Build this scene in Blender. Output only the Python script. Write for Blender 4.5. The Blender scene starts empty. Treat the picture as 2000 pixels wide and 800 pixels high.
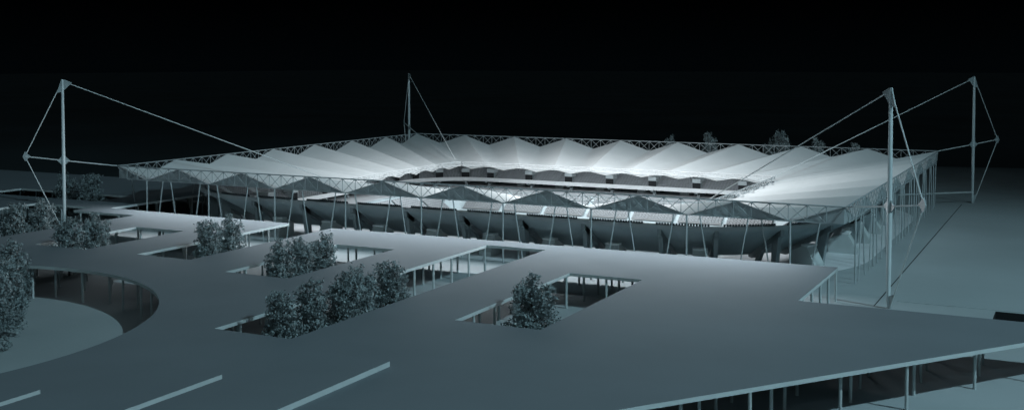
import bpy, bmesh, math, random
from mathutils import Vector, Matrix
from mathutils.geometry import tessellate_polygon
R = math.radians
PI = math.pi
sc = bpy.context.scene
COL = sc.collection
rnd = random.Random(7)

# ------------------------------------------------------------------ site dimensions (metres)
W, D = 207.0, 165.7            # roof rectangle
NX, NY = 9, 7                  # roof bays
ZT, ZB = 18.2, 14.56           # edge truss chords
CX, CY = W / 2, D / 2
DECK = 7.0
DECKTH = 0.6

# ------------------------------------------------------------------ materials
def mat(name, col, rough=0.7, var=0.12, scale=0.3, bump=0.0, bscale=8.0, spec=0.35, transl=0.0, metal=0.0, joints=None):
    m = bpy.data.materials.new(name); m.use_nodes = True
    nt = m.node_tree; N = nt.nodes; L = nt.links
    b = N['Principled BSDF']
    b.inputs['Roughness'].default_value = rough
    b.inputs['Metallic'].default_value = metal
    if 'Specular IOR Level' in b.inputs: b.inputs['Specular IOR Level'].default_value = spec
    tc = N.new('ShaderNodeTexCoord')
    nz = N.new('ShaderNodeTexNoise'); nz.inputs['Scale'].default_value = scale; nz.inputs['Detail'].default_value = 6
    L.new(tc.outputs['Object'], nz.inputs['Vector'])
    cr = N.new('ShaderNodeValToRGB')
    e = cr.color_ramp.elements
    e[0].position = 0.3; e[1].position = 0.7
    e[0].color = (*[c * (1 - var) for c in col], 1); e[1].color = (*[min(1, c * (1 + var)) for c in col], 1)
    L.new(nz.outputs['Fac'], cr.inputs['Fac'])
    out = cr.outputs['Color']
    if joints:
        br = N.new('ShaderNodeTexBrick'); br.offset = 0.0
        br.inputs['Scale'].default_value = 1.0
        br.inputs['Brick Width'].default_value = joints; br.inputs['Row Height'].default_value = joints
        br.inputs['Mortar Size'].default_value = 0.035; br.inputs['Mortar Smooth'].default_value = 0.3
        br.inputs['Color1'].default_value = (1, 1, 1, 1); br.inputs['Color2'].default_value = (0.95, 0.95, 0.95, 1)
        br.inputs['Mortar'].default_value = (0.84, 0.84, 0.84, 1)
        L.new(tc.outputs['Object'], br.inputs['Vector'])
        mx = N.new('ShaderNodeMix'); mx.data_type = 'RGBA'; mx.blend_type = 'MULTIPLY'; mx.inputs[0].default_value = 1
        L.new(out, mx.inputs[6]); L.new(br.outputs['Color'], mx.inputs[7]); out = mx.outputs[2]
    L.new(out, b.inputs['Base Color'])
    if bump:
        n2 = N.new('ShaderNodeTexNoise'); n2.inputs['Scale'].default_value = bscale; n2.inputs['Detail'].default_value = 4
        L.new(tc.outputs['Object'], n2.inputs['Vector'])
        bp = N.new('ShaderNodeBump'); bp.inputs['Strength'].default_value = bump; bp.inputs['Distance'].default_value = 0.1
        L.new(n2.outputs['Fac'], bp.inputs['Height']); L.new(bp.outputs['Normal'], b.inputs['Normal'])
    if transl:
        t = N.new('ShaderNodeBsdfTranslucent'); L.new(out, t.inputs['Color'])
        ms = N.new('ShaderNodeMixShader'); ms.inputs[0].default_value = transl
        o = N['Material Output']
        L.new(b.outputs[0], ms.inputs[1]); L.new(t.outputs[0], ms.inputs[2]); L.new(ms.outputs[0], o.inputs['Surface'])
    return m

M = {
    'ground': mat('ground_concrete', (0.38, 0.42, 0.43), 0.85, 0.10, 0.02, 0.25, 1.5),
    'edge': mat('deck_lit_edge_concrete', (0.55, 0.59, 0.59), 0.7, 0.05, 0.3),  # paler than the deck top: light on the side faces put into the colour
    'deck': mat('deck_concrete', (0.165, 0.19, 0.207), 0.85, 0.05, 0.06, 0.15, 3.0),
    'cable': mat('galvanised_cable', (0.64, 0.67, 0.67), 0.45, 0.04, 0.5),
    'strut': mat('roof_column_paint', (0.42, 0.46, 0.47), 0.6, 0.05, 0.4),
    'column': mat('column_concrete', (0.50, 0.54, 0.54), 0.6, 0.05, 0.4),
    'terrain': mat('dark_grassland', (0.020, 0.030, 0.033), 0.95, 0.35, 0.01, 0.3, 0.5),
    'steel': mat('painted_steel', (0.37, 0.40, 0.41), 0.45, 0.04, 0.5),
    'ring': mat('white_ring_steel', (0.58, 0.60, 0.61), 0.45, 0.03, 0.5),
    'mast': mat('mast_steel', (0.64, 0.70, 0.71), 0.35, 0.05, 0.4, metal=0.0, spec=0.5),
    'gusset': mat('gusset_steel', (0.33, 0.38, 0.39), 0.4, 0.08, 1.0, spec=0.5),
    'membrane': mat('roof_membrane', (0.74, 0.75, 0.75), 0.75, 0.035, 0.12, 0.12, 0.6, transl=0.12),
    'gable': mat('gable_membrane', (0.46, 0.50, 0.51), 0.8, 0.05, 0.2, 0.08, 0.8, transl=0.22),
    'bowl': mat('bowl_concrete', (0.40, 0.465, 0.485), 0.8, 0.08, 0.2, 0.1, 2.0),
    'rim': mat('rim_concrete', (0.42, 0.46, 0.47), 0.7, 0.05, 0.3),
    'seatstep': mat('terrace_concrete', (0.33, 0.34, 0.35), 0.8, 0.08, 0.4),
    'seat': mat('seat_plastic', (0.24, 0.255, 0.265), 0.5, 0.06, 0.5),
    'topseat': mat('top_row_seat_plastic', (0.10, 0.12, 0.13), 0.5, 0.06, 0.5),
    'white': mat('concourse_white', (0.78, 0.79, 0.79), 0.7, 0.04, 0.2),
    'floor': mat('concourse_floor', (0.72, 0.73, 0.74), 0.7, 0.06, 0.2),
    'pitch': mat('pitch_dark', (0.06, 0.075, 0.07), 0.9, 0.15, 0.2, 0.2, 6),
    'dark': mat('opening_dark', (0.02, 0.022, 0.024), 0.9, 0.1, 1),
    'raker': mat('raker_concrete', (0.27, 0.31, 0.32), 0.7, 0.06, 0.4),
    'leaf': mat('leaf_green_grey', (0.25, 0.295, 0.30), 0.6, 0.55, 0.9, spec=0.4, transl=0.15),
    'bark': mat('bark', (0.07, 0.065, 0.06), 0.9, 0.3, 3, 0.6, 6),
}

# light fall-off painted into the ground colour, darker to the north, irregular line
def painted_falloff(m):
    nt = m.node_tree; N = nt.nodes; L = nt.links; b = N['Principled BSDF']
    src = b.inputs['Base Color'].links[0].from_socket
    tc = N.new('ShaderNodeTexCoord'); sp = N.new('ShaderNodeSeparateXYZ'); L.new(tc.outputs['Object'], sp.inputs[0])
    nz = N.new('ShaderNodeTexNoise'); nz.inputs['Scale'].default_value = 0.012; nz.inputs['Detail'].default_value = 8; nz.inputs['Roughness'].default_value = .7
    L.new(tc.outputs['Object'], nz.inputs['Vector'])
    ma = N.new('ShaderNodeMath'); ma.operation = 'MULTIPLY_ADD'; ma.inputs[1].default_value = 160; L.new(nz.outputs['Fac'], ma.inputs[0]); L.new(sp.outputs['Y'], ma.inputs[2])
    mr = N.new('ShaderNodeMapRange'); mr.inputs[1].default_value = 235; mr.inputs[2].default_value = 420; L.new(ma.outputs[0], mr.inputs[0])
    mx = N.new('ShaderNodeMix'); mx.data_type = 'RGBA'; mx.inputs[7].default_value = (0.030, 0.040, 0.042, 1)
    L.new(mr.outputs[0], mx.inputs[0]); L.new(src, mx.inputs[6]); L.new(mx.outputs[2], b.inputs['Base Color'])
painted_falloff(M['ground'])

# ------------------------------------------------------------------ helpers
class MB:
    """collects plain geometry, then links it as one mesh object"""
    def __init__(s): s.v = []; s.f = []
    def add(s, vs, fs):
        b = len(s.v); s.v += [tuple(p) for p in vs]; s.f += [tuple(i + b for i in f) for f in fs]
    def box(s, x0, x1, y0, y1, z0, z1):
        s.add([(x0,y0,z0),(x1,y0,z0),(x1,y1,z0),(x0,y1,z0),(x0,y0,z1),(x1,y0,z1),(x1,y1,z1),(x0,y1,z1)],
              [(0,3,2,1),(4,5,6,7),(0,1,5,4),(1,2,6,5),(2,3,7,6),(3,0,4,7)])
    def tube(s, a, b, r, n=6, r2=None):
        a, b = Vector(a), Vector(b); d = (b - a)
        if d.length < 1e-6: return
        d.normalize(); r2 = r if r2 is None else r2
        h = Vector((0, 0, 1)) if abs(d.z) < 0.95 else Vector((1, 0, 0))
        u = d.cross(h).normalized(); w = d.cross(u)
        vs = []
        for p, q in ((a, r), (b, r2)):
            for i in range(n):
                t = 2 * PI * i / n
                vs.append(p + (u * math.cos(t) + w * math.sin(t)) * q)
        fs = [(i, (i + 1) % n, n + (i + 1) % n, n + i) for i in range(n)]
        fs += [tuple(range(n))[::-1], tuple(range(n, 2 * n))]
        s.add(vs, fs)
    def prism(s, prof, ex):
        """prof: list of 3-D points (flat polygon), ex: extrusion vector"""
        n = len(prof); e = Vector(ex)
        vs = [Vector(p) for p in prof] + [Vector(p) + e for p in prof]
        s.add(vs, [tuple(range(n))[::-1], tuple(range(n, 2 * n))] + [(i, (i + 1) % n, n + (i + 1) % n, n + i) for i in range(n)])
    def build(s, name, m, parent=None, smooth=False, fix=True):
        me = bpy.data.meshes.new(name); me.from_pydata(s.v, [], s.f); me.update()
        if fix:
            bm = bmesh.new(); bm.from_mesh(me); bmesh.ops.recalc_face_normals(bm, faces=bm.faces); bm.to_mesh(me); bm.free()
        me.materials.append(m)
        if smooth:
            for p in me.polygons: p.use_smooth = True
        o = bpy.data.objects.new(name, me); COL.objects.link(o)
        if parent: o.parent = parent
        return o

def tag(o, label=None, cat=None, group=None, kind=None):
    if label: o['label'] = label
    if cat: o['category'] = cat
    if group: o['group'] = group
    if kind: o['kind'] = kind
    return o

def empty(name, loc=(0, 0, 0)):
    o = bpy.data.objects.new(name, None); o.location = loc; o.empty_display_size = 0.5
    COL.objects.link(o); return o

def slab(outer, holes, z0, z1):
    """flat slab with holes; all polylines are lists of (x, y)"""
    mb = MB(); loops = [outer] + holes
    flat = [p for l in loops for p in l]
    tris = tessellate_polygon([[Vector((x, y, 0)) for x, y in l] for l in loops])
    n = len(flat)
    mb.v = [(x, y, z1) for x, y in flat]
    mb.f = [tuple(t) for t in tris]
    if z0 is not None:
        mb.v += [(x, y, z0) for x, y in flat]
        mb.f += [tuple(i + n for i in t[::-1]) for t in tris]
        b = 0
        for l in loops:
            k = len(l)
            for i in range(k):
                j = (i + 1) % k
                mb.f.append((b + i, b + j, b + j + n, b + i + n))
            b += k
    return mb

# rounded-rectangle curve family (concentric), inset i from the roof edge
CI = 45.4
LX, LY = CX - CI, CY - CI
def cpt(seg, t, i):
    """seg 0..7: side/corner alternately, t in [0,1]; starts at near side going +x (counter-clockwise)"""
    r = max(CI - i, 0.5) if i < CI else 0.5
    k = i if i < CI - 0.5 else CI - 0.5
    r = CI - k
    e = i - k
    lx, ly = LX - e, LY - e
    if seg == 0: return (CX - lx + 2 * lx * t, CY - ly - r)
    if seg == 1: a = -PI / 2 + PI / 2 * t; return (CX + lx + r * math.cos(a), CY - ly + r * math.sin(a))
    if seg == 2: return (CX + lx + r, CY - ly + 2 * ly * t)
    if seg == 3: a = PI / 2 * t; return (CX + lx + r * math.cos(a), CY + ly + r * math.sin(a))
    if seg == 4: return (CX + lx - 2 * lx * t, CY + ly + r)
    if seg == 5: a = PI / 2 + PI / 2 * t; return (CX - lx + r * math.cos(a), CY + ly + r * math.sin(a))
    if seg == 6: return (CX - lx - r, CY + ly - 2 * ly * t)
    a = PI + PI / 2 * t; return (CX - lx + r * math.cos(a), CY - ly + r * math.sin(a))
def curve(i, nside=1, ncorner=12):
    pts = []
    for s in range(8):
        n = nside if s % 2 == 0 else ncorner
        pts += [cpt(s, k / n, i) for k in range(n)]
    return pts
def ringprof(prof, name, m, parent, ncorner=16, smooth=False, closed=True):
    """sweeps a profile [(inset, z)] round the bowl"""
    mb = MB(); rows = [[(x, y, z) for x, y in curve(i, 4, ncorner)] for i, z in prof]
    n = len(rows[0]); k = len(rows)
    for r_ in rows: mb.v += r_
    for j in range(k if closed else k - 1):
        j2 = (j + 1) % k
        for a in range(n):
            b = (a + 1) % n
            mb.f.append((j * n + a, j * n + b, j2 * n + b, j2 * n + a))
    return mb.build(name, m, parent, smooth)

# block boundaries round the bowl: (seg, t)
bounds = []
for s in range(8):
    if s in (0, 4):
        bounds += [(s, k / 7) for k in range(7)]
    elif s in (2, 6):
        ys = [-LY, -24.9, -8.3, 8.3, 24.9]
        bounds += [(s, (y + LY) / (2 * LY)) for y in ys]
    else:
        bounds += [(s, k / 4) for k in range(4)]

# ================================================================== GROUND
pit_hole = curve(30.0, 1, 12)
trench = [(236.3, -12.5), (300, -12.5), (300, -3.6), (236.3, -3.6)]
g = slab([(-3500, -1200), (3500, -1200), (3500, 5000), (-3500, 5000)], [pit_hole, trench], None, -0.004)
tag(g.build('terrain', M['terrain']), kind='structure')
g = slab([(-300, -600), (600, -600), (600, 420), (-14, 260), (-14, 60), (-300, 60)], [pit_hole, trench], None, 0.0)
tag(g.build('ground', M['ground']), kind='structure')
t_ = MB()
x0, x1, y0, y1 = 236.3, 300, -12.5, -3.6
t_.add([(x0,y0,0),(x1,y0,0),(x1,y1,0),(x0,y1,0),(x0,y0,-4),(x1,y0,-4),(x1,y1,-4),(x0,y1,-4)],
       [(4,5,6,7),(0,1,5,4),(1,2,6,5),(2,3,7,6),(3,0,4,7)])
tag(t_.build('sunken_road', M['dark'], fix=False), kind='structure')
k_ = MB(); k_.box(217.8, 340, -2.9, -2.55, 0.0, 0.14)
tag(k_.build('kerb', M['rim']), kind='structure')
k_ = MB(); k_.box(214.25, 214.5, -9.4, 170, 0.003, 0.008)  # dark strip painting the roof edge's shadow line on the ground
tag(k_.build('painted_shadow_line', M['dark']), kind='structure')

# ================================================================== PLAZA DECK
circ_c, circ_r = (71.7, -130.9), 51.4
circle = [(circ_c[0] + circ_r * math.cos(2 * PI * k / 96), circ_c[1] + circ_r * math.sin(2 * PI * k / 96)) for k in range(96)]
def rect(x0, x1, y0, y1): return [(x0, y0), (x1, y0), (x1, y1), (x0, y1)]
slots = [(161.2, 176.4, -84.0, -38.6), (130.6, 145.4, -106.0, -16.0), (99.8, 115.2, -68.2, -30.6), (38.6, 54.2, -61.8, -31.0)]
slotF = [(-23.4, -61), (22.2, -61), (22.2, -15.3), (-0.9, -15.3), (-0.9, -8.6), (-23.4, -8.6)]
slotH = rect(-60, -11.3, 2.2, 16.2)
outer = [(-260, -400), (-5, -400), (254.3, -44.2), (207.2, -44.2), (207.2, -8.4), (84.0, -10.6), (84.0, -61), (69.0, -61),
         (69.0, -8.6), (4.6, -7.0), (4.6, 57), (-260, 57)]
plaza = tag(empty('raised_plaza', (100, -60, 0)), 'wide concrete deck on thin columns with rectangular and round tree openings', 'raised plaza')
def kid(o, root):
    o.parent = root; o.matrix_parent_inverse = Matrix.Translation(root.location).inverted(); return o
dk = slab(outer, [rect(*s) for s in slots] + [slotF, slotH, circle], DECK - DECKTH, DECK).build('deck_slab', M['deck'], fix=True)
kid(dk, plaza)
def lit_edge_faces(o):
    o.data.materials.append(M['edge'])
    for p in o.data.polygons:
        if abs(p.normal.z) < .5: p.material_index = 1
lit_edge_faces(dk)
# low raised steps on the deck
for xa, xb, ya in ((152.5, 167.1, -112.2), (137.0, 151.1, -127.6), (119, 135.6, -143.2)):
    s_ = MB(); s_.prism([(xa, -196, DECK + .003), (xb, -196, DECK + .003), (xb, ya, DECK + .003), (xa, ya, DECK + .003)], (0, 0, 0.72))
    o = s_.build('raised_step', M['deck']); kid(o, plaza); lit_edge_faces(o)
# columns on the 7.6 m grid
def inside(p, poly):
    c = False; n = len(poly)
    for i in range(n):
        (xa, ya), (xb, yb) = poly[i], poly[(i + 1) % n]
        if (ya > p[1]) != (yb > p[1]) and p[0] < (xb - xa) * (p[1] - ya) / (yb - ya) + xa: c = not c
    return c
def segd(p, poly):
    best = 1e9; n = len(poly)
    for i in range(n):
        a, b = Vector(poly[i]), Vector(poly[(i + 1) % n]); q = Vector(p)
        t = max(0, min(1, (q - a).dot(b - a) / (b - a).length_squared))
        best = min(best, (q - (a + (b - a) * t)).length)
    return best
hol = [rect(*s) for s in slots] + [slotF, slotH, circle]
cols = []
CAM = Vector((251.011, -240.966, 48.507))
for a in range(-2, 66):
    for b in range(-8, 33):
        x = 237.2 - 7.6 * a; y = -8.75 - 7.57 * b
        if y > 54 or y < -210 or x < -150: continue
        # nudge to stay just under an edge
        p = None
        for dx, dy in ((0, 0), (.5, 0), (-.5, 0), (0, .5), (0, -.5), (.9, 0), (-.9, 0), (0, .9), (0, -.9), (.8, .8), (-.8, .8), (.8, -.8), (-.8, -.8)):
            q = (x + dx, y + dy)
            if inside(q, outer) and not any(inside(q, h) for h in hol) and min([segd(q, outer)] + [segd(q, h) for h in hol]) > 0.28:
                p = q; break
        if not p: continue
        d = min([segd(p, outer)] + [segd(p, h) for h in hol])
        cols.append((d * 14 + (Vector((p[0], p[1], 3)) - CAM).length * 0.8 + (60 if x < 0 else 0), p))
for k in range(26):     # columns round the circular court
    a = 2 * PI * (k + .5) / 26
    for rr in (circ_r + 1.2,):
        p = (circ_c[0] + rr * math.cos(a), circ_c[1] + rr * math.sin(a))
        if inside(p, outer) and not any(inside(p, h) for h in hol[:-1]) and a < PI * 1.1:
            cols.append((0, p))
cols = [c for c in cols if not any(0 < (Vector(c[1]) - Vector(q[1])).length < 2.2 and c[0] > q[0] for q in cols if q[0] == 0)]
cols.sort(key=lambda c: c[0])
rest = MB()
for i, (_, p) in enumerate(cols):
    t = MB() if i < 100 else rest
    t.tube((p[0], p[1], 0), (p[0], p[1], DECK - DECKTH), 0.24, 12)
    if i < 100: kid(t.build('column', M['column'], smooth=False), plaza)
o = rest.build('column', M['column']); o['kind'] = 'stuff'; kid(o, plaza)

# ================================================================== STADIUM
stad = tag(empty('stadium', (0, 0, 0)), 'large rectangular stadium with pleated white fabric roof on slender columns, lit from above', 'stadium')

# ---- roof outline nodes (peaks at integer bay, valleys at half bay) going round
def outer_nodes():
    pts = []
    for k in range(2 * NX): pts.append((W * k / (2 * NX), 0, k % 2))
    for k in range(2 * NY): pts.append((W, D * k / (2 * NY), k % 2))
    for k in range(2 * NX): pts.append((W - W * k / (2 * NX), D, k % 2))
    for k in range(2 * NY): pts.append((0, D - D * k / (2 * NY), k % 2))
    return pts
RI, RR = 44.0, 11.0            # ring inset and corner radius
def ring_pt(side, f):
    """point on the ring for side 0..3 at fraction f, rounded corners, slightly bowed"""
    x0, x1, y0, y1 = RI, W - RI, RI, D - RI
    c = [(x0, y0), (x1, y0), (x1, y1), (x0, y1)]
    a, b = Vector(c[side]), Vector(c[(side + 1) % 4])
    p = a.lerp(b, f); L_ = (b - a).length
    n = Vector((-(b - a).y, (b - a).x)).normalized()
    s = min(f, 1 - f) * L_
    k = RR
    cut = 0
    if s < k: cut = (1 - math.sqrt(max(0, 1 - ((k - s) / k) ** 2)))
    p2 = p + n * (cut * k * 0.22)
    # pull corner towards centre a bit
    return (p2.x, p2.y)
outs = outer_nodes()
inns = []
for side, n in ((0, NX), (1, NY), (2, NX), (3, NY)):
    for k in range(2 * n): inns.append(ring_pt(side, k / (2 * n)))
ZRT, ZRP, ZRV, ZRB = 11.6, 10.35, 9.2, 10.25
mem = MB(); N_ = len(outs)
def facet(A, B, C_, n=14):
    """one tensioned triangle of fabric with a slight sag"""
    A, B, C_ = Vector(A), Vector(B), Vector(C_); idx = {}; vs = []
    for i_ in range(n + 1):
        for j_ in range(n + 1 - i_):
            k_ = n - i_ - j_; a, b, c = i_ / n, j_ / n, k_ / n
            p = A * a + B * b + C_ * c
            p.z -= 5.0 * a * b * c
            idx[i_, j_] = len(vs); vs.append(p)
    fs = []
    for i_ in range(n):
        for j_ in range(n - i_):
            fs.append((idx[i_, j_], idx[i_ + 1, j_], idx[i_, j_ + 1]))
            if j_ < n - i_ - 1: fs.append((idx[i_ + 1, j_], idx[i_ + 1, j_ + 1], idx[i_, j_ + 1]))
    mem.add(vs, fs)
for k in range(N_):
    a, b = outs[k], outs[(k + 1) % N_]; c, d_ = inns[k], inns[(k + 1) % N_]
    if a[2] == 1: a, b, c, d_ = b, a, d_, c          # a/c: peak side, b/d_: valley side
    P_, V_, p_, v_ = (a[0], a[1], ZT), (b[0], b[1], ZB), (*c, ZRP), (*d_, ZRV)
    facet(P_, V_, p_); facet(V_, v_, p_)
mo = mem.build('roof_membrane', M['membrane'], stad, smooth=True, fix=False)

def on_edge(side, s):
    """point on roof edge: side 0 near,1 right,2 far,3 left; s metres along"""
    return [(s, 0), (W, s), (W - s, D), (0, D - s)][side]
INW = [(0, 1), (-1, 0), (0, -1), (1, 0)]
LEN = [W, D, W, D]; NB = [NX, NY, NX, NY]; NP = [52, 42, 52, 42]
for side in range(4):
    n = NP[side]; L_ = LEN[side]; lat = MB(); tc_ = MB(); bc = MB()
    pts = [on_edge(side, L_ * k / n) for k in range(n + 1)]
    tc_.tube((*pts[0], ZT), (*pts[-1], ZT), 0.16, 8)
    bc.tube((*pts[1], ZB), (*pts[-2], ZB), 0.14, 8)
    for k in range(n + 1):
        if 0 < k < n:
            lat.tube((*pts[k], ZT), (*pts[k], ZB), 0.085, 5)
            # node plate
            lat.tube((*pts[k], ZT - .05), (*pts[k], ZT - .55), 0.30, 5, 0.12)
        if k < n:
            if 0 < k + 1 < n: lat.tube((*pts[k], ZT), (*pts[k + 1], ZB), 0.08, 5)
            if k > 0: lat.tube((*pts[k], ZB), (*pts[k + 1], ZT), 0.08, 5)
    e = tc_.build('edge_truss', M['steel'], stad)
    bc.build('bottom_chord', M['steel'], e); lat.build('lattice', M['steel'], e)
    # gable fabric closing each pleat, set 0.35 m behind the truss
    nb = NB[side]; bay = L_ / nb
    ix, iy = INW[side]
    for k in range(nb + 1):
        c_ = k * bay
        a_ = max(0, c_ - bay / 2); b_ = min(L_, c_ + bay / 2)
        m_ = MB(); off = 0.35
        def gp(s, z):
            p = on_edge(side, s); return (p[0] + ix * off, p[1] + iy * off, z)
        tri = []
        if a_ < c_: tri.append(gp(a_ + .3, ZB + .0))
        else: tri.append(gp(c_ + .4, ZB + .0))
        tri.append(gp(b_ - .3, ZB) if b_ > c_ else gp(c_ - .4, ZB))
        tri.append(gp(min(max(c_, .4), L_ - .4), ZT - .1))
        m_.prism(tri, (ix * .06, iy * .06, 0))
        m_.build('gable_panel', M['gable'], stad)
    # columns at valleys
    for k in range(nb):
        p = on_edge(side, (k + .5) * bay); c_ = MB()
        c_.tube((*p, 0), (*p, ZB), 0.20, 10)
        c_.build('column', M['strut'], stad)
    # inclined struts, inverted V pairs two per three bays
    q = 1.0 / 3
    ks = []
    z = 1 / 3 + .5
    while z < nb: ks.append(z); z += 2 / 3
    for z in ks:
        cp = z * bay
        atcol = abs((z - .5) - round(z - .5)) < .05
        gap = 3.0 if atcol else 1.45
        for sg in (-1, 1):
            a_, b_ = cp + sg * gap, cp + sg * (gap + 2.5)
            if not (0.5 < b_ < L_ - .5): continue
            p, p2 = on_edge(side, a_), on_edge(side, b_)
            s_ = MB(); s_.tube((*p, ZB), (*p2, 0), 0.155, 8)
            s_.build('inclined_strut', M['strut'], stad)

# ---- inner ring truss
rt = MB(); rl = MB()
rp = []
for side in range(4):
    n = 36 if side % 2 == 0 else 26
    rp += [ring_pt(side, k / n) for k in range(n)]
n = len(rp)
for k in range(n):
    a, b = rp[k], rp[(k + 1) % n]
    # inward offset of ring top chord
    rt.tube((*a, ZRT), (*b, ZRT), 0.16, 6); rt.tube((*a, ZRB), (*b, ZRB), 0.13, 6)
    rl.tube((*a, ZRT), (*a, ZRB), 0.07, 5)
    rl.tube((*a, ZRT), (*b, ZRB), 0.06, 5); rl.tube((*a, ZRB), (*b, ZRT), 0.06, 5)
rto = rt.build('ring_truss', M['ring'], stad); rl.build('lattice', M['ring'], rto)

# ---- bowl
NROW = 18; I0, I1, Z0, Z1 = 20.2, 5.8, 2.9, 10.9
dI = (I0 - I1) / NROW; dZ = (Z1 - Z0) / NROW
under = []
for k in range(NROW + 1):
    i = I0 - dI * k; z = Z0 + dZ * k - 0.75
    under += [(i, z)] if k == 0 else [(i, z - dZ), (i, z)]
top = []
for k in range(NROW + 1):
    i = I0 - dI * k; z = Z0 + dZ * k - 0.12
    top += [(i, z)] if k == 0 else [(i, z - dZ), (i, z)]
ringprof(under + top[::-1], 'terrace_slab', M['bowl'], stad, 20)
ringprof([(4.5, 10.15), (4.5, 10.95), (5.7, 10.95), (5.7, 10.15)], 'rim_band', M['rim'], stad, 20)
ringprof([(20.25, 2.1), (20.25, 3.5), (20.75, 3.5), (20.75, 2.1)], 'balcony_front', M['white'], stad, 20)
ringprof([(2.0, 0.0), (2.0, 0.02), (30.0, 0.02), (30.0, 0.0)], 'concourse_floor', M['floor'], stad, 20)

def arc_pts(b0, b1, i, g0, g1, step):
    """points along inset curve i from bound b0 to b1, trimmed by g0/g1 metres"""
    s, ta = b0; tb = b1[1] if b1[0] == s else 1.0
    A, B = cpt(s, ta, 5.5), cpt(s, tb, 5.5)
    if s % 2 == 0:
        Ls = 2 * (LX if s in (0, 4) else LY)
    else:
        Ls = PI / 2 * (CI - i) if i < CI - 1 else 2
    if Ls * (tb - ta) < g0 + g1 + .6: return []
    ta += g0 / Ls; tb -= g1 / Ls
    n = max(1, round(Ls * (tb - ta) / step))
    return [cpt(s, ta + (tb - ta) * k / n, i) for k in range(n + 1)]

def seating(b0, b1, rows, i0, di, z0, dz, gap, name_top=True):
    st = MB(); se = MB(); ts = MB()
    for k in range(rows):
        i_f = i0 - di * k; i_b = i_f - di
        z = z0 + dz * k
        P = arc_pts(b0, b1, i_f, gap, gap, 2.5); Q = None
        if not P: continue
        nn = len(P) - 1
        s, ta = b0
        # same number of samples on the back line
        def line(i):
            s, ta = b0; tb = b1[1] if b1[0] == s else 1.0
            Ls = 2 * (LX if s in (0, 4) else LY) if s % 2 == 0 else PI / 2 * max(CI - i, 1)
            a, b = ta + gap / Ls, tb - gap / Ls
            return lambda f: cpt(s, a + (b - a) * f, i)
        lf, lb = line(i_f), line(i_b)
        for a in range(nn):
            f0, f1 = a / nn, (a + 1) / nn
            p0, p1, q0, q1 = lf(f0), lf(f1), lb(f0), lb(f1)
            st.add([(*p0, z - dz), (*p1, z - dz), (*p1, z), (*p0, z), (*q1, z), (*q0, z)], [(0, 1, 2, 3), (3, 2, 4, 5)])
        # seats
        Lr = (Vector(lf(1)) - Vector(lf(0))).length
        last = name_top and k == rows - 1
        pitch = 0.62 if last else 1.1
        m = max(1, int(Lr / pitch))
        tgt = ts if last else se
        im = i_f - di * 0.45; ib = i_f - di * 0.92
        l1, l2 = line(im), line(ib)
        hh = 0.85 if last else 0.42
        for a in range(m):
            f0, f1 = (a + .12) / m, (a + .85) / m
            p0, p1, q0, q1 = l1(f0), l1(f1), l2(f0), l2(f1)
            zt = z + hh
            zl = z + hh * .55
            tgt.add([(*p0, z), (*p1, z), (*q1, z), (*q0, z), (*p0, zl), (*p1, zl), (*q1, zt), (*q0, zt)],
                    [(4, 5, 6, 7), (0, 1, 5, 4), (1, 2, 6, 5), (2, 3, 7, 6), (3, 0, 4, 7)])
    if not st.v: return
    o = st.build('seating_block', M['seatstep'], stad, fix=False)
    if se.v: tag(se.build('seats', M['seat'], o), kind='stuff')
    if ts.v: tag(ts.build('top_seat_row', M['topseat'], o), kind='stuff')

nbd = len(bounds)
for j in range(nbd):
    b0 = bounds[j]; b1 = bounds[(j + 1) % nbd]
    seating(b0, b1, NROW, I0, dI, Z0 + dZ * .5, dZ, 1.5)
    seating(b0, b1, 9, 42.5, 0.85, -5.0, 0.6, 0.8, False)
    # gangway with vomitory opening between the blocks
    s, t = b0
    def frame(i):
        p = Vector(cpt(s, t, i)); q = Vector(cpt(s, t, i - 1.0)); dd = (q - p).normalized()
        return p, dd, Vector((-dd.y, dd.x))
    p0, dd, nn = frame(I0)
    v_ = MB()
    w = 1.5
    def P3(along, side_, z): q = p0 + dd * along + nn * side_; return (q.x, q.y, z)
    # opening: dark box standing on the front of the gangway
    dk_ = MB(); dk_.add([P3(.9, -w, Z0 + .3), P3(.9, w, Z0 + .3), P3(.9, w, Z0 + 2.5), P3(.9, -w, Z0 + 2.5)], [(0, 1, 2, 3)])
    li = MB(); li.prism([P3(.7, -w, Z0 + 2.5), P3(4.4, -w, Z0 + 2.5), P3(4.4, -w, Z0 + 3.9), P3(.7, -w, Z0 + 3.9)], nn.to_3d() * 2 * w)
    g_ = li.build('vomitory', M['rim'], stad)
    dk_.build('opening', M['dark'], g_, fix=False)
    # stair up the gangway above the opening
    gs = MB(); ns = 20
    for k in range(ns):
        a0 = 4.0 + (I0 - I1 - 4.0) * k / ns; a1 = 4.0 + (I0 - I1 - 4.0) * (k + 1) / ns
        z = Z0 + dZ * (a1 / dI) + .02
        gs.add([P3(a0, -w, z - .4), P3(a0, w, z - .4), P3(a0, w, z), P3(a0, -w, z), P3(a1, w, z), P3(a1, -w, z)], [(0, 1, 2, 3), (3, 2, 4, 5)])
    gs.build('gangway', M['rim'], stad, fix=False)

ringprof([(30.0, 0.0), (31.0, 0.0), (34.5, -0.2), (42.8, -6.4), (42.8, -7.2), (30.0, -7.2)], 'lower_tier_base', M['bowl'], stad, 12)
pm = slab(curve(42.0, 1, 6), [], None, -6.5); pm.build('pitch', M['pitch'], stad)

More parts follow.
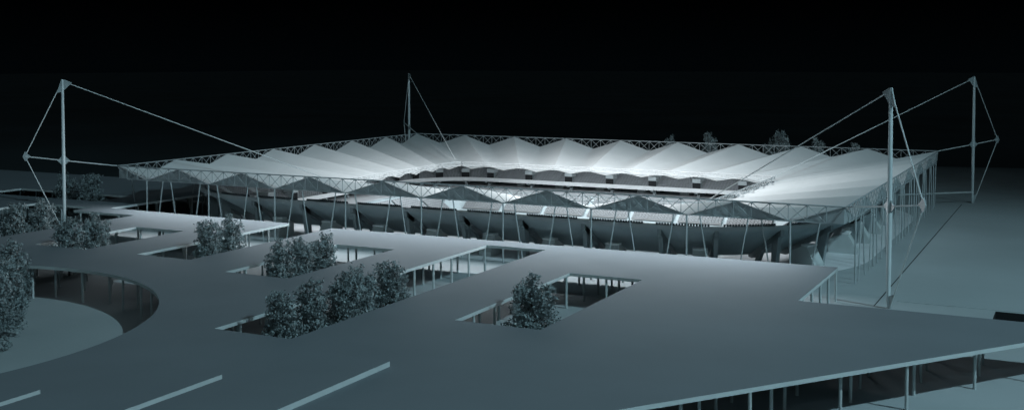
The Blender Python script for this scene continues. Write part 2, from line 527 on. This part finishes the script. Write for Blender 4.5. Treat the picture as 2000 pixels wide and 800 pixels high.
# ---- raker frames under the bowl
def raker(seg, t):
    p0 = Vector(cpt(seg, t, 0)); p1 = Vector(cpt(seg, t, 1)); dd = (p1 - p0).normalized(); nn = Vector((-dd.y, dd.x))
    th = 0.95
    def q(i, z): v = p0 + dd * i - nn * th / 2; return (v.x, v.y, z)
    ex = (nn * th).to_3d()
    c_ = MB(); c_.prism([q(8.0, 0), q(9.9, 0), q(9.1, 8.3), q(6.2, 9.9)], ex)
    o = c_.build('raker_frame', M['raker'], stad)
    b_ = MB(); b_.prism([q(5.5, 10.1), q(20.0, 2.05), q(20.0, 1.5), q(18.4, 1.4), q(5.5, 8.6)], ex)
    b_.build('raker_beam', M['raker'], o)
    l_ = MB(); l_.prism([q(16.2, 0), q(17.6, 0), q(15.9, 3.0), q(13.6, 4.4)], ex)
    l_.build('raker_leg', M['raker'], o)
for j in range(nbd):
    s, t = bounds[j]
    if s % 2 == 1 and t == 0: t = 0.04
    if s in (2, 6) and t == 0: continue
    raker(s, t)
# stair boxes under the near side, one per bay
for (seg, ns_) in ((0, 7), (2, 4), (4, 7), (6, 4), (1, 2), (7, 2)):
    for k in range(ns_):
        t = (k + .38) / ns_
        p0 = Vector(cpt(seg, t, 0)); p1 = Vector(cpt(seg, t, 1)); dd = (p1 - p0).normalized(); nn = Vector((-dd.y, dd.x))
        def q(i, z): v = p0 + dd * i - nn * 1.7; return (v.x, v.y, z)
        s_ = MB(); s_.prism([q(6.5, 0), q(13.5, 0), q(13.5, 3.4), q(10.2, 4.9), q(8.8, 4.9), q(6.5, 1.2)], (nn * 3.4).to_3d())
        o = s_.build('stair_flight', M['column'], stad)
        w_ = MB(); w_.prism([q(8.4, 4.95), q(10.4, 4.95), q(10.4, 5.35), q(8.4, 5.35)], (nn * 3.4).to_3d())
        w_.build('landing_parapet', M['white'], o)

# ================================================================== MASTS
def mast(cx, cy, sx, sy, label, bar=False):
    """corner (cx, cy), outward direction (sx, sy)"""
    A_, E_ = 10.25, 17.48
    root = tag(empty('cable_mast', (cx + sx * A_, cy + sy * A_, 0)), label, 'mast', 'cable masts at the four corners of the stadium')
    def P(k, z): return (cx + sx * k - root.location.x, cy + sy * k - root.location.y, z)
    H, ZM, ZE = 43.4, 20.16, 21.6
    pl = MB()
    zs = [(0, .18), (1.6, .40), (9, .46), (20, .50), (31, .45), (40, .38), (42.6, .34), (43.4, .30)]
    for (za, ra), (zb, rb) in zip(zs, zs[1:]): pl.tube(P(A_, za), P(A_, zb), ra, 16, rb)
    pl.build('pole', M['mast'], root, smooth=False)
    d = Vector((sx, sy, 0)).normalized(); perp = Vector((-d.y, d.x, 0))
    def plate(c, pts):
        m_ = MB(); c = Vector(c)
        m_.prism([c + d * u + Vector((0, 0, w)) - perp * .14 for u, w in pts], perp * .28)
        m_.build('gusset_plate', M['gusset'], root)
    plate(P(A_, ZM), [(-1.7, 0), (0, -1.7), (1.7, 0), (0, 1.7)])
    plate(P(E_, ZE), [(-1.5, 0), (0, -1.4), (.6, 0), (0, 1.4)])
    plate(P(A_, H), [(-2.6, -.9), (0, -3.6), (1.5, -3.8), (.3, 0), (-.3, 0)])
    plate(P(A_, 0), [(-.3, 0), (.6, 0), (1.6, 3.0), (0, 2.4)])
    def cable(nm, a, b, r=.135, m=M['cable']):
        c_ = MB(); c_.tube(a, b, r, 8); c_.build(nm, m, root)
    cable('outrigger_strut', P(0, ZT), P(A_, ZM), .17); cable('outrigger_strut', P(A_, ZM), P(E_, ZE), .17)
    cable('stay_cable', P(A_, H - .5), P(E_, ZE)); cable('stay_cable', P(E_, ZE), P(A_ + .4, .3))
    cable('roof_cable', P(A_, H - .5), P(-RI - .6, ZRT))
    if bar: cable('tie_beam', P(A_, 3.7), P(-16.5, 4.0), .3, M['column'])
mast(0, 0, -1, -1, 'left mast with stay cables rising beyond the trees at the left corner of the roof')
mast(W, 0, 1, -1, 'nearest mast standing on the bare ground beside the open corner of the plaza deck')
mast(W, D, 1, 1, 'far right mast with a horizontal tie beam low down near its foot', True)
mast(0, D, -1, 1, 'mast behind the stadium roof whose lower half is hidden by the white membrane')

# ================================================================== TREES
def make_tree(seed, H=12.5, Wd=9.9, n=6200):
    r_ = random.Random(seed)
    tr = MB(); lf = MB()
    tr.tube((0, 0, 0), (0.1, 0, H * .28), .26, 8, .19)
    tr.tube((0.1, 0, H * .28), (0, .1, H * .72), .19, 8, .07)
    lobes = []
    nl = 22
    for k in range(nl):
        a = k * 2.4 + r_.random(); f = (k + .5) / nl
        z = H * (.12 + .68 * f)
        prof = 1.0 - .62 * f ** 1.3
        wr = Wd * .5 * prof * (.42 + .38 * r_.random())
        c = Vector((math.cos(a) * wr, math.sin(a) * wr, z))
        lobes.append((c, Wd * (.115 + .085 * r_.random())))
        tr.tube((0, 0, max(1.5, z * .55)), c, .10, 5, .03)
    lobes.append((Vector((0, 0, H * .35)), Wd * .30)); lobes.append((Vector((0, 0, H * .60)), Wd * .20))
    for k in range(4):      # separate heads give the crown its broken top
        a = k * 1.57 + r_.random() * .8; rr = Wd * (.08 + .13 * r_.random())
        zt = H * (.80 + .14 * r_.random())
        c = Vector((math.cos(a) * rr, math.sin(a) * rr, zt)); lobes.append((c, Wd * (.085 + .05 * r_.random())))
        tr.tube((0, 0, H * .55), c, .08, 5, .03)
    lobes.append((Vector((r_.uniform(-.8, .8), r_.uniform(-.8, .8), H * .94)), Wd * .075))
    tot = sum(R_ ** 2 for _, R_ in lobes)
    for c, R_ in lobes:
        m = int(n * R_ ** 2 / tot)
        # twig clusters on the lobe's shell
        for _ in range(max(3, m // 9)):
            dv = Vector((r_.gauss(0, 1), r_.gauss(0, 1), r_.gauss(0, 1))).normalized()
            q = c + dv * R_ * (.45 + .68 * r_.random() ** .6)
            if q.z < .8: continue
            for _ in range(9):
                p = q + Vector((r_.gauss(0, .26), r_.gauss(0, .26), r_.gauss(0, .24)))
                n_ = (dv + Vector((r_.gauss(0, .7), r_.gauss(0, .7), r_.gauss(0, .7)))).normalized()
                u = n_.orthogonal().normalized(); u.rotate(Matrix.Rotation(r_.random() * 6.28, 3, n_))
                w = n_.cross(u); s = r_.uniform(.20, .36)
                lf.add([p - u * s, p + w * s * .55, p + u * s, p - w * s * .55], [(0, 1, 2, 3)])
    return tr, lf
protos = []
def mesh_of(mb, nm, m):
    me = bpy.data.meshes.new(nm); me.from_pydata(mb.v, [], mb.f); me.materials.append(m); me.update(); return me
for s in range(4):
    tr, lf = make_tree(20 + s * 3)
    protos.append((mesh_of(tr, 'trunk', M['bark']), mesh_of(lf, 'crown', M['leaf'])))
tcount = [0]
def tree(x, y, label, group, sc_=1.0, rz=None, wide=1.0, z0=0):
    i = tcount[0]; tcount[0] += 1
    root = tag(empty('tree', (x, y, z0)), label, 'tree', group)
    root.rotation_euler.z = rnd.random() * 6.28 if rz is None else rz
    root.scale = (sc_ * wide, sc_ * wide, sc_)
    for nm, me in zip(('trunk', 'crown'), protos[i % 4]):
        o = bpy.data.objects.new(nm, me); COL.objects.link(o); o.parent = root
gB = 'row of five trees in the long plaza opening'
tree(168.6, -70.5, 'lone bushy tree in the rightmost plaza opening', 'trees in the plaza openings', 1.0, wide=1.12)
tree(137.8, -98.5, 'nearest tree of the row of five in the long opening', gB, .96, wide=.9)
tree(137.0, -90.0, 'second tree from the near end of the row of five', gB, .98, wide=.92)
tree(138.0, -81.5, 'middle tree of the row of five in the long opening', gB, .98, wide=.95)
tree(137.2, -75.6, 'fourth tree from the near end of the row of five', gB, .99, wide=.9)
tree(138.2, -67.5, 'farthest tree of the row of five beside the slender deck columns', gB, .97, wide=.98)
gC = 'row of three trees in the short plaza opening'
tree(107.4, -60.5, 'nearest tree of the row of three in the short opening', gC, 1.0, wide=.9)
tree(106.6, -53.0, 'middle tree of the row of three in the short opening', gC, .97, wide=.85)
tree(107.6, -46.6, 'farthest tree of the row of three in the short opening', gC, .98, wide=.9)
gD = 'pair of trees in the opening that runs to the stadium'
tree(76.2, -46.8, 'nearer tree of the pair in the opening that runs to the stadium', gD, 1.05, wide=.88)
tree(76.8, -40.0, 'farther tree of the pair in the opening that runs to the stadium', gD, 1.05, wide=.88)
gE = 'pair of trees in the opening below the left mast'
tree(46.2, -59.0, 'nearer tree of the pair in the opening in front of the left mast', gE, 1.06, wide=.88)
tree(46.6, -51.8, 'farther tree of the pair in the opening in front of the left mast', gE, 1.06, wide=.9)
gF = 'trees in the stepped opening at the left edge'
tree(8.5, -43.0, 'nearer tree of the stepped opening left of the mast foot', gF, 1.0)
tree(10.5, -35.5, 'farther tree of the stepped opening left of the mast foot', gF, 1.0)
tree(1.5, -50.5, 'leftmost tree of the stepped opening, cut by the picture edge', gF, 1.0)
gH = 'pair of trees in the far left opening'
tree(-33.0, 11.0, 'left tree of the far pair seen just right of the left mast pole', gH, 1.08)
tree(-23.5, 11.5, 'right tree of the far pair behind the left mast', gH, 1.1, wide=1.05)
gG = 'trees at the rim of the round court'
tree(58.5, -84.5, 'farthest tree at the rim of the round court', gG, 1.0)
tree(71.5, -97.0, 'second farthest tree at the rim of the round court', gG, 1.0, wide=1.05)
tree(81.0, -106.5, 'middle tree of the round court with a dense drooping crown', gG, .98, wide=1.0)
tree(88.5, -115.0, 'nearest tree of the round court, lowest at the left picture edge', gG, .8, wide=1.0)
gK = 'trees behind the far side of the stadium'
tree(98, 206, 'small treetop above the far roof truss, leftmost of those behind it', gK, 1.38, wide=.6)
tree(115, 206, 'round treetop above the far roof truss with a clear gap on both sides', gK, 1.56, wide=.62)
tree(139.5, 206, 'low treetop touching the tallest one above the far truss', gK, 1.4, wide=.6)
tree(144.5, 206, 'tallest treetop above the far roof truss', gK, 1.68, wide=.66)
tree(158.5, 206, 'treetop above the far truss between the two crossing mast cables', gK, 1.46, wide=.6)
tree(171.8, 206, 'rightmost small treetop above the far roof truss', gK, 1.36, wide=.6)

# ================================================================== LIGHT
HZ = (0.0004, 0.0009, 0.0012)
w = bpy.data.worlds.new("World"); sc.world = w; w.use_nodes = True
nt = w.node_tree; bg = nt.nodes['Background']
# black sky ahead, brighter sky behind the camera added as unseen fill light
tcn = nt.nodes.new('ShaderNodeTexCoord'); sep = nt.nodes.new('ShaderNodeSeparateXYZ'); cr = nt.nodes.new('ShaderNodeValToRGB')
nt.links.new(tcn.outputs['Generated'], sep.inputs[0]); nt.links.new(sep.outputs['Y'], cr.inputs['Fac']); nt.links.new(cr.outputs['Color'], bg.inputs['Color'])
mr = nt.nodes.new('ShaderNodeMapRange'); mr.inputs[1].default_value = -1; mr.inputs[2].default_value = 1
nt.links.new(sep.outputs['Y'], mr.inputs[0]); nt.links.new(mr.outputs[0], cr.inputs['Fac'])
e = cr.color_ramp.elements
e[0].position = 0.15; e[0].color = (0.058, 0.088, 0.100, 1)
e[1].position = 0.55; e[1].color = (0.0001, 0.0002, 0.0003, 1)
bg.inputs['Strength'].default_value = 1.0
# a trace of light low in the sky, so the land meets it without a line
c2 = nt.nodes.new('ShaderNodeValToRGB'); nt.links.new(sep.outputs['Z'], c2.inputs['Fac'])
c2.color_ramp.elements[0].color = (HZ[0], HZ[1], HZ[2], 1); c2.color_ramp.elements[1].position = 0.05; c2.color_ramp.elements[1].color = (0, 0, 0, 1)
ad = nt.nodes.new('ShaderNodeMix'); ad.data_type = 'RGBA'; ad.blend_type = 'ADD'; ad.inputs[0].default_value = 1
nt.links.new(cr.outputs['Color'], ad.inputs[6]); nt.links.new(c2.outputs['Color'], ad.inputs[7]); nt.links.new(ad.outputs[2], bg.inputs['Color'])

def aim(o, t):
    o.rotation_euler = (Vector(t) - o.location).to_track_quat('-Z', 'Y').to_euler()
def spot(name, loc, tgt, watts, ang, blend, col, rad):
    l = bpy.data.lights.new(name, 'SPOT'); l.energy = watts; l.spot_size = R(ang); l.spot_blend = blend; l.color = col; l.shadow_soft_size = rad
    o = bpy.data.objects.new(name, l); o.location = loc; COL.objects.link(o); aim(o, tgt); return o
spot('key_floodlight', (545, -130, 330), (178, -66, 0), 4.8e6, 68, 1.0, (0.54, 0.86, 0.99), 5)
spot('high_floodlight', (103, 84, 270), (103, 74, 0), 0.5e6, 58, 1.0, (0.84, 0.93, 1.0), 4.0)
for xx, ww in ((86, 1.25e5), (128, 1.3e5)):
    spot('bowl_fill_spot', (xx, 80, 41), (xx, 80, 0), ww, 165, 0.4, (0.93, 0.97, 1.0), 2.0)  # unseen spots hung free over the pitch, added to brighten the inner roof
# unseen spot added by the far right mast top to brighten the rear trees
spot('tree_fill_spot', (221, 178, 44), (135, 206, 15), 5.5e4, 50, 0.8, (0.75, 0.92, 1.0), .5)
# moonlight
s = bpy.data.lights.new('moon', 'SUN'); s.energy = 0.05; s.angle = R(0.5); s.color = (.7, .9, 1)
o = bpy.data.objects.new('moon', s); COL.objects.link(o); o.location = (300, -100, 200); aim(o, (0, 0, 0))
# area lights under the roof
def area(name, loc, sx, sy, watts, rot, col=(0.84, 0.93, 1.0)):
    l = bpy.data.lights.new(name, 'AREA'); l.shape = 'RECTANGLE'; l.size = sx; l.size_y = sy; l.energy = watts; l.color = col
    o = bpy.data.objects.new(name, l); o.location = loc; o.rotation_euler = rot; COL.objects.link(o); return o
# long light lines, one per side
area('concourse_lamp', (102, 25.5, 6.0), 145, 1, 3800, (0, 0, 0))
area('concourse_lamp', (W - 25.5, 77, 6.0), 1, 84, 1300, (0, 0, 0))
area('stand_fill', (107, D - 43.0, 8.9), 108, .8, 8700, (R(62), 0, 0))  # unseen strips added to brighten the far and left seats
area('stand_fill', (43.0, 86, 8.9), .8, 66, 4500, (0, R(62), 0))
area('deck_fill', (W / 2, -1.7, 16.5), 190, .6, 46000, (R(-85), 0, 0))  # unseen strip added to brighten the deck beside the stadium

# ================================================================== CAMERA
cam = bpy.data.cameras.new('camera'); co = bpy.data.objects.new('camera', cam); COL.objects.link(co)
yaw, pit, f, cyp = -0.4689, 0.0396, 2208.2691, 207.9008
d = Vector((math.sin(yaw) * math.cos(pit), math.cos(yaw) * math.cos(pit), -math.sin(pit)))
r = Vector((math.cos(yaw), -math.sin(yaw), 0)); u = r.cross(d)
mtx = Matrix((r, u, -d)).transposed().to_4x4(); mtx.translation = CAM
co.matrix_world = mtx
cam.sensor_width = 36; cam.lens = 36 * f / 2000; cam.shift_y = (cyp - 400) / 2000
cam.dof.use_dof = True; cam.dof.focus_distance = 330; cam.dof.aperture_fstop = 0.45
cam.clip_start = 1; cam.clip_end = 12000
sc.camera = co
sc.view_settings.view_transform = 'Standard'; sc.view_settings.look = 'None'
sc.view_settings.exposure = 0; sc.view_settings.gamma = 1; sc.view_settings.use_curve_mapping = False
sc.render.engine = 'CYCLES'
sc.cycles.max_bounces = 6; sc.cycles.sample_clamp_indirect = 4.0; sc.cycles.use_light_tree = False; sc.cycles.use_adaptive_sampling = False; sc.cycles.use_denoising = True; sc.cycles.denoising_prefilter = 'ACCURATE'; sc.cycles.pixel_filter_type = 'BLACKMAN_HARRIS'
